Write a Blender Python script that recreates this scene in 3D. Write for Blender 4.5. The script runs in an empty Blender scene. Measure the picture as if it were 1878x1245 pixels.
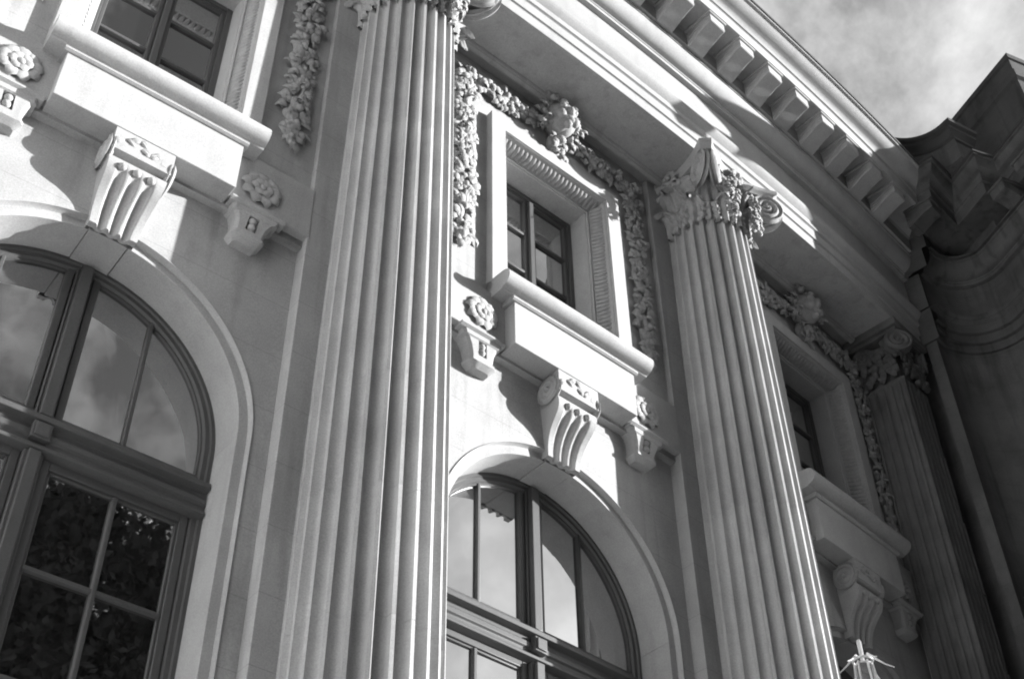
import bpy, bmesh, math, random
from mathutils import Matrix, Vector
random.seed(7)
sc = bpy.context.scene
# ------------------------------------------------------------------ frame of the place
# the front is laid out in (s along the wall, d out from the wall, z above the apron line); it bows out gently
K = -0.014541258; RR = 1.0/K; Z0 = 11.35; W = 5.0
def X(s, d, z):
    r = RR-d; t = s*K
    return (r*math.sin(t), -RR+r*math.cos(t), z+Z0)
def BAY(s):
    c = Vector((0, -RR, 0))
    return Matrix.Translation(c) @ Matrix.Rotation(-s*K, 4, 'Z') @ Matrix.Translation(-c)
# ------------------------------------------------------------------ camera
cam = bpy.data.cameras.new('Camera'); co = bpy.data.objects.new('Camera', cam); sc.collection.objects.link(co); sc.camera = co
cam.sensor_width = 36.0; cam.lens = 2522.965/1878*36; cam.clip_end = 3000; cam.clip_start = 0.05
co.location = (-7.64715, -8.15983, -9.73403+Z0)
co.rotation_euler = (2.3389566, 0.0113358, -0.7180374)
# ------------------------------------------------------------------ sky and sun
SUN = Vector((1.58, -1.0, 0.43)).normalized()
EL = math.asin(SUN.z); AZ = math.atan2(SUN.x, SUN.y)
w = bpy.data.worlds.new('World'); sc.world = w; w.use_nodes = True
nt = w.node_tree; N = nt.nodes; L = nt.links
bg = N['Background']
sky = N.new('ShaderNodeTexSky'); sky.sky_type = 'NISHITA'; sky.sun_disc = False
sky.sun_elevation = EL; sky.sun_rotation = AZ; sky.dust_density = 4.0
bw = N.new('ShaderNodeSeparateColor'); L.new(sky.outputs[0], bw.inputs[0])      # a red filter, as black-and-white film is often shot
tc = N.new('ShaderNodeTexCoord')
nz = N.new('ShaderNodeTexNoise'); nz.inputs['Scale'].default_value = 1.9; nz.inputs['Detail'].default_value = 9; nz.inputs['Roughness'].default_value = 0.62
nz.inputs['Distortion'].default_value = 0.5
mp0 = N.new('ShaderNodeMapping'); mp0.inputs['Location'].default_value = (1.66645, 0.27339, 4.12348); L.new(tc.outputs['Generated'], mp0.inputs['Vector']); L.new(mp0.outputs[0], nz.inputs['Vector'])
rp = N.new('ShaderNodeMapRange'); rp.inputs['From Min'].default_value = 0.47; rp.inputs['From Max'].default_value = 0.76
rp.inputs['To Min'].default_value = 0.0; rp.inputs['To Max'].default_value = 1.0
nz2 = N.new('ShaderNodeTexNoise'); nz2.inputs['Scale'].default_value = 9.0; nz2.inputs['Detail'].default_value = 8; nz2.inputs['Roughness'].default_value = 0.6; nz2.inputs['Distortion'].default_value = 0.15
L.new(mp0.outputs[0], nz2.inputs['Vector'])
mz = N.new('ShaderNodeMath'); mz.operation = 'MULTIPLY_ADD'; mz.inputs[1].default_value = 0.55; L.new(nz2.outputs['Fac'], mz.inputs[0])
ms = N.new('ShaderNodeMath'); ms.operation = 'SUBTRACT'; ms.inputs[1].default_value = 0.275; L.new(nz.outputs['Fac'], ms.inputs[0]); L.new(ms.outputs[0], mz.inputs[2])
L.new(mz.outputs[0], rp.inputs['Value'])
cl = N.new('ShaderNodeMath'); cl.operation = 'MULTIPLY_ADD'; cl.inputs[1].default_value = 3.2; cl.inputs[2].default_value = 0.0   # cloud cover, thick to thin
L.new(rp.outputs[0], cl.inputs[0])
ad = N.new('ShaderNodeMath'); ad.operation = 'ADD'
hf = N.new('ShaderNodeMath'); hf.operation = 'MULTIPLY'; hf.inputs[1].default_value = 0.48
L.new(bw.outputs[0], hf.inputs[0]); L.new(hf.outputs[0], ad.inputs[0]); L.new(cl.outputs[0], ad.inputs[1])
L.new(ad.outputs[0], bg.inputs['Color']); bg.inputs['Strength'].default_value = 0.086
sl = bpy.data.lights.new('Sun', 'SUN'); sl.energy = 4.8; sl.angle = math.radians(0.5); sl.color = (1, 1, 1)
so = bpy.data.objects.new('Sun', sl); sc.collection.objects.link(so)
so.rotation_euler = SUN.to_track_quat('Z', 'Y').to_euler(); so.location = SUN*60
sc.view_settings.view_transform = 'Standard'; sc.view_settings.look = 'None'; sc.view_settings.gamma = 1
sc.view_settings.exposure = 1.58; sc.view_settings.use_curve_mapping = False
sc.cycles.filter_width = 2.0; sc.cycles.max_bounces = 8; sc.cycles.diffuse_bounces = 5
# ------------------------------------------------------------------ materials (the picture is black and white: greys throughout)
def mat(name, v, rough=0.85, var=0.10, scale=3.0, bump=0.15, bscale=60, streak=0.0, spec=0.25, joints=None):
    m = bpy.data.materials.new(name); m.use_nodes = True; t = m.node_tree; n = t.nodes; l = t.links
    b = n['Principled BSDF']; b.inputs['Roughness'].default_value = rough; b.inputs['Specular IOR Level'].default_value = spec
    g = n.new('ShaderNodeNewGeometry')
    a = n.new('ShaderNodeTexNoise'); a.inputs['Scale'].default_value = scale; a.inputs['Detail'].default_value = 8; a.inputs['Roughness'].default_value = 0.62
    l.new(g.outputs['Position'], a.inputs['Vector'])
    r = n.new('ShaderNodeMapRange'); r.inputs['From Min'].default_value = 0.3; r.inputs['From Max'].default_value = 0.7
    r.inputs['To Min'].default_value = v*(1-var); r.inputs['To Max'].default_value = v*(1+var*0.6); l.new(a.outputs['Fac'], r.inputs['Value'])
    out = r.outputs[0]
    gn = n.new('ShaderNodeTexNoise'); gn.inputs['Scale'].default_value = 75; gn.inputs['Detail'].default_value = 3; l.new(g.outputs['Position'], gn.inputs['Vector'])
    gm = n.new('ShaderNodeMapRange'); gm.inputs['From Min'].default_value = 0.3; gm.inputs['From Max'].default_value = 0.7; gm.inputs['To Min'].default_value = 0.86; gm.inputs['To Max'].default_value = 1.10; l.new(gn.outputs['Fac'], gm.inputs['Value'])
    gx = n.new('ShaderNodeMath'); gx.operation = 'MULTIPLY'; l.new(out, gx.inputs[0]); l.new(gm.outputs[0], gx.inputs[1]); out = gx.outputs[0]
    oi = n.new('ShaderNodeObjectInfo'); om = n.new('ShaderNodeMath'); om.operation = 'MULTIPLY_ADD'; om.inputs[1].default_value = 0.13; om.inputs[2].default_value = 0.93
    l.new(oi.outputs['Random'], om.inputs[0]); ob = n.new('ShaderNodeMath'); ob.operation = 'MULTIPLY'; l.new(out, ob.inputs[0]); l.new(om.outputs[0], ob.inputs[1]); out = ob.outputs[0]
    if streak:                                     # rain streaks and soot, stretched down the wall
        mp = n.new('ShaderNodeMapping'); mp.inputs['Scale'].default_value = (5.0, 5.0, 0.45); l.new(g.outputs['Position'], mp.inputs['Vector'])
        s2 = n.new('ShaderNodeTexNoise'); s2.inputs['Scale'].default_value = 1.3; s2.inputs['Detail'].default_value = 7; l.new(mp.outputs[0], s2.inputs['Vector'])
        r2 = n.new('ShaderNodeMapRange'); r2.inputs['From Min'].default_value = 0.52; r2.inputs['From Max'].default_value = 0.72
        r2.inputs['To Min'].default_value = 1.0; r2.inputs['To Max'].default_value = 1-streak; l.new(s2.outputs['Fac'], r2.inputs['Value'])
        mu = n.new('ShaderNodeMath'); mu.operation = 'MULTIPLY'; l.new(out, mu.inputs[0]); l.new(r2.outputs[0], mu.inputs[1]); out = mu.outputs[0]
    if joints:                                     # hairline masonry courses, too fine to model
        sp = n.new('ShaderNodeSeparateXYZ'); l.new(g.outputs['Position'], sp.inputs[0])
        fz = n.new('ShaderNodeMath'); fz.operation = 'PINGPONG'; fz.inputs[1].default_value = joints/2; l.new(sp.outputs['Z'], fz.inputs[0])
        lt = n.new('ShaderNodeMath'); lt.operation = 'LESS_THAN'; lt.inputs[1].default_value = 0.0035; l.new(fz.outputs[0], lt.inputs[0])
        ml = n.new('ShaderNodeMath'); ml.operation = 'MULTIPLY_ADD'; ml.inputs[1].default_value = -0.22; ml.inputs[2].default_value = 1.0; l.new(lt.outputs[0], ml.inputs[0])
        mu = n.new('ShaderNodeMath'); mu.operation = 'MULTIPLY'; l.new(out, mu.inputs[0]); l.new(ml.outputs[0], mu.inputs[1]); out = mu.outputs[0]
    l.new(out, b.inputs['Base Color'])
    if bump:
        f = n.new('ShaderNodeTexNoise'); f.inputs['Scale'].default_value = bscale; f.inputs['Detail'].default_value = 5; l.new(g.outputs['Position'], f.inputs['Vector'])
        bp = n.new('ShaderNodeBump'); bp.inputs['Strength'].default_value = bump; bp.inputs['Distance'].default_value = 0.01
        l.new(f.outputs['Fac'], bp.inputs['Height']); l.new(bp.outputs[0], b.inputs['Normal'])
    return m
STONE = mat('limestone', 0.355, var=0.10, scale=2.2, bump=0.12, streak=0.10)
WALL = mat('limestone_ashlar', 0.35, var=0.17, scale=1.3, bump=0.15, streak=0.20, joints=0.62)
CARVE = mat('carved_limestone', 0.33, var=0.20, scale=9, bump=0.25, bscale=45)
SHAFT = mat('column_limestone', 0.37, var=0.16, scale=1.5, bump=0.12, streak=0.16)
PAINT = mat('frame_paint', 0.075, rough=0.45, var=0.10, bump=0.04, spec=0.4)
LEAD = mat('lead', 0.06, rough=0.6, var=0.2, bump=0.05)
IRON = mat('gilt_iron', 0.55, rough=0.4, var=0.15, bump=0.05, spec=0.5)
SHADE_STONE = mat('weathered_shade_stone', 0.10, var=0.35, scale=1.4, bump=0.3, streak=0.4, joints=0.62)  # weathered stone, darkened further to put the corner's deep shade into its colour
PIERS = mat('weathered_shade_pier', 0.13, var=0.3, scale=1.6, bump=0.25, streak=0.35, joints=0.62)  # weathered too, with the pier's shade put into the tone
FILL_RENDER = mat('pale_fill_render', 0.78, var=0.08, scale=1.5, bump=0.1, streak=0.1)  # wall of the unseen added wing, kept pale to bounce sunlight
GRAVEL = mat('gravel', 0.05, var=0.25, scale=1.2, bump=0.5, bscale=30)
BARK = mat('bark', 0.10, var=0.3, scale=6, bump=0.5, bscale=20)
LEAF = mat('foliage', 0.07, rough=0.6, var=0.35, scale=2.0, bump=0)
def glass():
    m = bpy.data.materials.new('window_glass'); m.use_nodes = True; t = m.node_tree; n = t.nodes; l = t.links
    b = n['Principled BSDF']; b.inputs['Base Color'].default_value = (0.012, 0.012, 0.012, 1)
    b.inputs['Roughness'].default_value = 0.5; b.inputs['Specular IOR Level'].default_value = 0
    gl = n.new('ShaderNodeBsdfGlossy'); gl.inputs['Roughness'].default_value = 0.015; gl.inputs['Color'].default_value = (0.95, 0.95, 0.95, 1)
    lw = n.new('ShaderNodeLayerWeight'); fr = n.new('ShaderNodeMapRange'); fr.inputs['To Min'].default_value = 0.25; fr.inputs['To Max'].default_value = 1.0; l.new(lw.outputs['Facing'], fr.inputs['Value'])
    g = n.new('ShaderNodeNewGeometry'); a = n.new('ShaderNodeTexNoise'); a.inputs['Scale'].default_value = 1.6; a.inputs['Detail'].default_value = 2; l.new(g.outputs['Position'], a.inputs['Vector'])
    bp = n.new('ShaderNodeBump'); bp.inputs['Strength'].default_value = 0.06; bp.inputs['Distance'].default_value = 0.02; l.new(a.outputs['Fac'], bp.inputs['Height'])
    l.new(bp.outputs[0], gl.inputs['Normal'])
    mx = n.new('ShaderNodeMixShader'); l.new(fr.outputs[0], mx.inputs[0]); l.new(b.outputs[0], mx.inputs[1]); l.new(gl.outputs[0], mx.inputs[2])
    l.new(mx.outputs[0], n['Material Output'].inputs['Surface'])
    return m
GLASS = glass()
# ------------------------------------------------------------------ mesh helpers
class MB:
    def __init__(self, f=X): self.v = []; self.f = []; self.map = f
    def p(self, s, d, z): self.v.append(self.map(s, d, z)); return len(self.v)-1
    def raw(self, co): self.v.append(tuple(co)); return len(self.v)-1
    def grid(self, fn, nu, nv, closeu=False):          # fn(i,j)->(s,d,z)
        b = len(self.v)
        for i in range(nu+(0 if closeu else 1)):
            for j in range(nv+1): self.p(*fn(i, j))
        m = nu if closeu else nu+1
        for i in range(nu):
            for j in range(nv):
                a = b+(i % m)*(nv+1)+j; c = b+((i+1) % m)*(nv+1)+j
                self.f.append((a, c, c+1, a+1))
        return self
    def box(self, s0, s1, d0, d1, z0, z1, n=1):
        ss = [s0+(s1-s0)*i/n for i in range(n+1)]
        pr = [(d0, z0), (d1, z0), (d1, z1), (d0, z1)]
        b = len(self.v)
        for s in ss:
            for d, z in pr: self.p(s, d, z)
        for i in range(n):
            for j in range(4):
                a = b+4*i+j; c = b+4*i+(j+1) % 4
                self.f.append((a, c, c+4, a+4))
        self.f.append((b, b+1, b+2, b+3)); e = b+4*n; self.f.append((e, e+3, e+2, e+1))
        return self
    def sweep(self, prof, s0, s1, n=1, cap=True, closed=True):   # profile of (d,z) run along s
        b = len(self.v); m = len(prof)
        for i in range(n+1):
            s = s0+(s1-s0)*i/n
            for d, z in prof: self.p(s, d, z)
        for i in range(n):
            for j in range(m if closed else m-1):
                a = b+m*i+j; c = b+m*i+(j+1) % m
                self.f.append((a, c, c+m, a+m))
        if cap: self.f.append(tuple(range(b, b+m))); self.f.append(tuple(range(b+m*n+m-1, b+m*n-1, -1)))
        return self
    def prism(self, poly, d0, d1):                      # (s,z) polygon run through depth
        b = len(self.v); m = len(poly)
        for d in (d0, d1):
            for s, z in poly: self.p(s, d, z)
        for j in range(m): self.f.append((b+j, b+(j+1) % m, b+m+(j+1) % m, b+m+j))
        self.f.append(tuple(range(b+m-1, b-1, -1))); self.f.append(tuple(range(b+m, b+2*m)))
        return self
    def path(self, pts, prof, cap=False, seg=None):               # plan polyline (s,d), profile of (offset outward, z), mitred
        n = len(pts); offs = []
        for i in range(n):
            def nor(a, c):
                t = (c[0]-a[0], c[1]-a[1]); q = math.hypot(*t); return (-t[1]/q, t[0]/q)
            if i == 0: o = nor(pts[0], pts[1])
            elif i == n-1: o = nor(pts[-2], pts[-1])
            else:
                a = nor(pts[i-1], pts[i]); c = nor(pts[i], pts[i+1]); k = 1+a[0]*c[0]+a[1]*c[1]
                o = ((a[0]+c[0])/k, (a[1]+c[1])/k)
            offs.append(o)
        b = len(self.v); m = len(prof)
        for (s, d), o in zip(pts, offs):
            for q, z in prof: self.p(s+o[0]*q, d+o[1]*q, z)
        for i in (range(n-1) if seg is None else range(*seg)):
            for j in range(m-1):
                a = b+m*i+j; self.f.append((a, a+1, a+1+m, a+m))
        return self
    def ball(self, c, r, sq=(1, 1, 1), nu=10, nv=6, wob=0.0):
        ph = [random.uniform(0, 6.28) for _ in range(3)]
        def fn(i, j):
            u = 2*math.pi*i/nu; v = math.pi*j/nv
            k = 1+wob*(math.sin(3*u+ph[0])*math.sin(2*v+ph[1])+0.6*math.sin(5*u+ph[2]))
            return (c[0]+r*k*sq[0]*math.sin(v)*math.cos(u), c[1]+r*k*sq[1]*math.sin(v)*math.sin(u), c[2]+r*k*sq[2]*math.cos(v))
        return self.grid(fn, nu, nv, True)
    def leaf(self, c, t, nrm, ln, wd, curl=0.35):       # folded, curling carved leaf
        t = Vector(t).normalized(); nrm = Vector(nrm); nrm = (nrm-t*nrm.dot(t)).normalized(); q = t.cross(nrm)
        c = Vector(c); rows = []
        for k, (a, ww, h) in enumerate(((0, .25, 0.05), (.3, .9, .30), (.62, 1.0, .36), (.86, .55, .22), (1.0, .08, -curl*0.6))):
            ctr = c+t*(ln*a)
            row = []
            for e, hh in ((-1, 0), (-.5, .55), (0, .32), (.5, .55), (1, 0)):
                row.append(self.p(*(ctr+q*(wd*.5*ww*e)+nrm*(wd*(h*0.6+hh*0.38*ww)))))
            rows.append(row)
        for a, b2 in zip(rows, rows[1:]):
            for j in range(4): self.f.append((a[j], a[j+1], b2[j+1], b2[j]))
        return self
    def tube(self, pts, r, n=6):
        P = [Vector(p) for p in pts]; R = r if isinstance(r, (list, tuple)) else [r]*len(P); b = len(self.v)
        for i, p in enumerate(P):
            t = (P[min(i+1, len(P)-1)]-P[max(i-1, 0)]).normalized(); h = Vector((0, 0, 1)) if abs(t.z) < .9 else Vector((1, 0, 0))
            a = t.cross(h).normalized(); c = t.cross(a)
            for k in range(n):
                u = 2*math.pi*k/n; self.p(*(p+(a*math.cos(u)+c*math.sin(u))*R[i]))
        for i in range(len(P)-1):
            for k in range(n): self.f.append((b+n*i+k, b+n*i+(k+1) % n, b+n*(i+1)+(k+1) % n, b+n*(i+1)+k))
        self.f.append(tuple(range(b, b+n))); self.f.append(tuple(range(b+n*(len(P)-1), b+n*len(P))))
        return self
    def mesh(self, name, m, ang=38, weld=True):
        me = bpy.data.meshes.new(name); me.from_pydata(self.v, [], self.f)
        bm = bmesh.new(); bm.from_mesh(me)
        if weld: bmesh.ops.remove_doubles(bm, verts=bm.verts, dist=2e-5)
        bmesh.ops.delete(bm, geom=[v_ for v_ in bm.verts if not v_.link_faces], context='VERTS')
        bmesh.ops.recalc_face_normals(bm, faces=bm.faces)
        bm.to_mesh(me); bm.free()
        if ang:
            me.polygons.foreach_set('use_smooth', [True]*len(me.polygons)); me.set_sharp_from_angle(angle=math.radians(ang))
        me.materials.append(m); return me
class Nd:                                               # a node of the object tree, stamped once per repeat
    def __init__(self, name, me=None, bevel=0.0, label=None): self.n = name; self.me = me; self.c = []; self.b = bevel; self.l = label
    def add(self, *k): self.c += k; return self
def stamp(nd, parent, M=None, label=None, kind=None):
    o = bpy.data.objects.new(nd.n, nd.me); sc.collection.objects.link(o)
    if parent: o.parent = parent
    if M is not None: o.matrix_local = M
    if nd.b:
        bv = o.modifiers.new('bevel', 'BEVEL'); bv.width = nd.b; bv.segments = 2; bv.limit_method = 'ANGLE'; bv.angle_limit = math.radians(40); bv.harden_normals = False
    if label or nd.l: o['label'] = label or nd.l
    if kind: o['kind'] = kind
    for c in nd.c: stamp(c, o)
    return o
def thing(name, label, cat, group=None, loc=(0, 0, 0)):
    o = bpy.data.objects.new(name, None); sc.collection.objects.link(o); o.location = loc; o['label'] = label; o['category'] = cat
    if group: o['group'] = group
    return o
ID = lambda a, b, c: (a, b, c)
# scroll: a disc of radius r and thickness t facing +-a, with a spiral ridge on both faces
def scroll(mb, c, r, t, ax, up=(0, 0, 1), turns=2.6, sgn=1):
    c = Vector(c); ax = Vector(ax).normalized(); up = Vector(up); e2 = (up-ax*up.dot(ax)).normalized(); e1 = e2.cross(ax)*sgn
    nu, nv = 44, 20
    def face(side):
        def fn(i, j):
            u = 2*math.pi*i/nu; q = j/nv; rr = r*q
            ph = turns*q-u/(2*math.pi)
            h = 0.17*r*math.cos(2*math.pi*ph)*(min(1, 6*q))*(1 if q < .94 else 0)-0.10*r*(q > .94)
            eye = 0.16*r if q < 0.13 else 0
            v = c+(e1*math.cos(u)+e2*math.sin(u))*rr+ax*side*(t/2+h*.5+eye)
            return tuple(v)
        mb.grid(fn, nu, nv, True)
    face(1); face(-1)
    def rim(i, j):
        u = 2*math.pi*i/nu; q = (j/6-.5)
        rr = r*(1-0.13*math.cos(math.pi*q*2)*0.9)
        return tuple(c+(e1*math.cos(u)+e2*math.sin(u))*(r if abs(q) > .45 else rr)+ax*(t+0.0)*q)
    mb.grid(rim, nu, 6, True)
# ================================================================== SETTING
g = MB(ID); g.grid(lambda i, j: (-600+1200*i/8, -600+1200*j/8, 0), 8, 8)
o = stamp(Nd('ground', g.mesh('ground', GRAVEL, 0)), None); o['kind'] = 'structure'
PAVE = mat('pale_bounce_paving', 0.38, var=0.12, scale=1.0, bump=0.2, bscale=25)
g = MB(ID); g.grid(lambda i, j: (-9.8+12.0*i/8, 1-11.5*j/4, .006), 8, 4)
o = stamp(Nd('bounce_terrace', g.mesh('bounce_terrace', PAVE, 0)), None); o['kind'] = 'structure'  # unseen pale slab, added to bounce sunlight up under the arches
# ================================================================== THE PALACE
root = thing('palace_building', 'pale limestone palace front with giant fluted columns, arched windows and bracketed cornice', 'building')
ZB = -Z0
# ---- levels
DG, DR, DS, DP, DU = -0.125, 0.26, 0.315, 0.475, 0.40    # glass frame, arch face, spandrel, pier, upper wall
RA, ZC = 1.446, -2.395
ZS, DA = 4.83, 1.28                                       # soffit height, architrave face
BW = 1.72                                                # half width of the sunk field
# ---- per-bay meshes
def arch_pts(r, n0, n1, seg):                            # points of the arch at radius r between two angles
    return [(r*math.sin(a), ZC+r*math.cos(a)) for a in [n0+(n1-n0)*i/seg for i in range(seg+1)]]
def arch_sweep(mb, prof, seg=48, zb=ZB+.9):              # (r,d) profile run up one jamb, over the arch and down the other
    pth = [(-1, 0, zb)]+[(math.sin(a), math.cos(a), None) for a in [-math.pi/2+math.pi*i/seg for i in range(seg+1)]]+[(1, 0, zb)]
    mb.grid(lambda i, j: (pth[i][0]*prof[j][0], prof[j][1], (ZC+pth[i][1]*prof[j][0]) if pth[i][2] is None else pth[i][2]), len(pth)-1, len(prof)-1)
bays = []
# spandrel
R1 = 1.545
mb = MB(); angs = sorted(set([math.pi*i/48 for i in range(-24, 25)]+[math.atan2(BW, -.04-ZC), -math.atan2(BW, -.04-ZC)]))
def rect(a):
    sa, ca = math.sin(a), max(math.cos(a), 1e-9); k = min(BW/max(abs(sa), 1e-9), (-.04-ZC)/ca); return (sa*k, ZC+ca*k)
def sp(i, j):
    a = angs[i]; x0, z0 = R1*math.sin(a), ZC+R1*math.cos(a); x1, z1 = rect(a); return (x0+(x1-x0)*j/3, DS, z0+(z1-z0)*j/3)
mb.grid(sp, len(angs)-1, 3)
for sg in (-1, 1): mb.grid(lambda i, j: (sg*(R1+(BW-R1)*i), DS, ZC+(ZB-ZC)*j/4), 1, 4)
sp_n = Nd('spandrel_wall', mb.mesh('spandrel', WALL))
mb = MB(); arch_sweep(mb, [(RA+.004, DR), (1.535, DR), (R1-.003, DR+.012), (R1-.001, DS+.012), (R1+.004, DS+.012), (R1+.012, DS-.02)])
am_n = Nd('arch_moulding', mb.mesh('archmoulding', STONE, 50))
# arch soffit in three blocks with open joints either side of the key
ar_n = Nd('arch')
ka = 0.123
for (a0, a1, nm) in ((-ka+.002, ka-.002, 'keystone'), (ka+.002, math.pi/2, 'voussoir'), (-math.pi/2, -ka-.002, 'voussoir')):
    mb = MB(); n = max(3, int(abs(a1-a0)/.05)); dp = -.012 if nm == 'keystone' else 0
    pr = [(RA+dp, DG-.12), (RA+dp, DR+.001+(.012 if dp else 0)), (RA+.075, DR+.001+(.012 if dp else 0)), (RA+.2, DG-.12)]
    mb.grid(lambda i, j: (pr[j % 4][0]*math.sin(a0+(a1-a0)*i/n), pr[j % 4][1], ZC+pr[j % 4][0]*math.cos(a0+(a1-a0)*i/n)), n, 4)
    for a in (a0, a1):
        b = len(mb.v)
        for r, d in pr: mb.p(r*math.sin(a), d, ZC+r*math.cos(a))
        mb.f.append((b, b+1, b+2, b+3))
    ar_n.add(Nd(nm, mb.mesh(nm, STONE, 30), 0.004))
for sg in (-1, 1):
    z1 = ZC
    while z1 > ZB+1.0:
        z0 = max(ZB+.9, z1-2.6); mb = MB(); mb.box(sg*RA, sg*(RA+.2), DG-.12, DR+.001, z0+.002, z1-.002); ar_n.add(Nd('jamb_stone', mb.mesh('jamb', STONE, 30), 0.004)); z1 = z0
# pier faces and their returns
for sg in (-1, 1):
    mb = MB()
    mb.grid(lambda i, j: (sg*(BW+.002+(2.502-BW)*i/2), DP, ZB+(ZS-ZB)*j/6), 2, 6)
    mb.grid(lambda i, j: (sg*(BW+.002), DS-.05+(DP-DS+.05)*i, ZB+(ZS-ZB)*j/6), 1, 6)
    bays.append(Nd('pier_wall', mb.mesh('pier', WALL), 0.006))
# upper wall with window opening
HO, ZT = .90, 3.72
mb = MB()
for (s0, s1, z0, z1) in ((-BW, -HO, -.04, ZS), (HO, BW, -.04, ZS), (-HO, HO, ZT, ZS), (-HO, HO, -.04, .8)):
    mb.grid(lambda i, j: (s0+(s1-s0)*i/2, DU, z0+(z1-z0)*j/2), 2, 2)
mb.grid(lambda i, j: (-BW+2*BW*i/6, DS-.02+(DU-DS+.02)*j, -.04), 6, 1)
bays += [sp_n, am_n, ar_n, Nd('upper_wall', mb.mesh('upper', WALL))]
# ---- great arched window
def frame_bar(mb, s0, s1, d0, d1, z0, z1): mb.box(s0, s1, d0, d1, z0, z1)
aw = Nd('arched_window')
mb = MB(); arch_sweep(mb, [(RA+.01, DG), (RA-.035, DG), (RA-.045, DG-.02), (RA-.085, DG-.02), (RA-.10, DG-.045), (RA-.115, DG-.045), (RA-.115, DG-.09)])
aw.add(Nd('frame', mb.mesh('awframe', PAINT, 40)))
mb = MB(); ztop = ZC+RA-.03
for s0, s1, d1 in ((-.155, -.085, DG-.035), (-.075, -.052, DG-.015), (-.05, .05, DG+.045), (.052, .075, DG-.015), (.085, .155, DG-.035)): mb.box(s0, s1, DG-.10, d1, -2.69, ztop-.02-abs(s0+s1)*.06)
aw.add(Nd('mullion', mb.mesh('mullion', PAINT, 30), .008))
mb = MB(); prof = [(DG-.1, -2.60), (DG-.04, -2.60), (DG-.03, -2.64), (DG+.0, -2.66), (DG+.03, -2.70), (DG+.07, -2.715), (DG+.07, -2.765), (DG-.0, -2.785), (DG-.0, -2.83), (DG+.025, -2.85), (DG+.025, -2.90), (DG+.005, -2.92), (DG+.005, -2.955), (DG+.045, -2.985), (DG+.045, -3.015), (DG-.02, -3.04), (DG-.1, -3.04)]
mb.sweep(prof, -RA+.012, RA-.012, 6); mb.box(-.075, .075, DG+.0, DG+.07, -2.94, -2.785); mb.box(-.055, .055, DG+.02, DG+.085, -2.92, -2.80)
aw.add(Nd('transom', mb.mesh('transom', PAINT, 30), .005))
for sg in (-1, 1):
    s = sg*.68; zt = ZC+math.sqrt(RA*RA-s*s)-.1
    mb = MB(); mb.box(s-.018, s+.018, DG-.09, DG-.035, -2.62, zt); aw.add(Nd('glazing_bar', mb.mesh('bar', PAINT, 30), .006))
    # lunette panes
    for a, b in ((.155, .66), (.70, RA-.11)):
        ns = 10; pts = [(a+(b-a)*i/ns) for i in range(ns+1)]
        poly = [(sg*a, -2.62)]+[(sg*b, -2.62)]+[(sg*x, ZC+math.sqrt(max((RA-.09)**2-x*x, 0))) for x in reversed(pts)]
        mb = MB(); tl = random.uniform(-.004, .004); c = len(mb.v)
        ids = [mb.p(x, DG-.075+tl*x, z) for x, z in poly]; mb.f.append(tuple(ids))
        aw.add(Nd('pane', mb.mesh('lunette_pane', GLASS, 0)))
    # casements below
    ls = [(.085, .155), (1.265, 1.335)]
    mb = MB()
    for a, b in ls: mb.box(sg*a, sg*b, DG-.10, DG-.03, ZB+1, -3.04)
    mb.box(sg*.155, sg*1.265, DG-.10, DG-.032, -3.11, -3.038)
    for a, b in ((.155, .18), (1.24, 1.265)): mb.box(sg*a, sg*b, DG-.09, DG-.05, ZB+1, -3.11)
    mb.box(sg*.18, sg*1.24, DG-.09, DG-.05, -3.135, -3.111)
    aw.add(Nd('casement', mb.mesh('casement', PAINT, 30), .007))
    mb = MB(); mb.box(sg*.715-.02, sg*.715+.02, DG-.09, DG-.03, ZB+1, -3.12); aw.add(Nd('glazing_bar', mb.mesh('bar', PAINT, 30), .008))
    zz = -3.985
    while zz > ZB+1.5:
        mb = MB(); mb.box(sg*.16, sg*1.26, DG-.088, DG-.034, zz-.02, zz+.02); aw.add(Nd('glazing_bar', mb.mesh('bar', PAINT, 30), .008))
        zz -= .87
    zz = -3.985; zhi = -3.12
    while zhi > ZB+1.2:
        for a, b in ((.16, .715), (.715, 1.26)):
            mb = MB(); t1, t2 = random.uniform(-.003, .003), random.uniform(-.003, .003)
            ids = [mb.p(sg*a, DG-.072+t1, zz), mb.p(sg*b, DG-.072+t2, zz), mb.p(sg*b, DG-.072+t2, zhi), mb.p(sg*a, DG-.072+t1, zhi)]; mb.f.append(tuple(ids))
            aw.add(Nd('pane', mb.mesh('pane', GLASS, 0)))
        zhi = zz; zz -= .87
mb = MB(); mb.box(.0-.08, .08, DG-.1, DG+.02, ZB+1, -3.04); mb.box(-.05, .05, DG+.0, DG+.055, ZB+1, -3.04)
aw.add(Nd('centre_post', mb.mesh('post', PAINT, 30), .01))
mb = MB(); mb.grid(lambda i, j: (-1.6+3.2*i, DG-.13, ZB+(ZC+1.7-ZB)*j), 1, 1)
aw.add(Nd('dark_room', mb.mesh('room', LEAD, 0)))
bays.append(aw)
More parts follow.
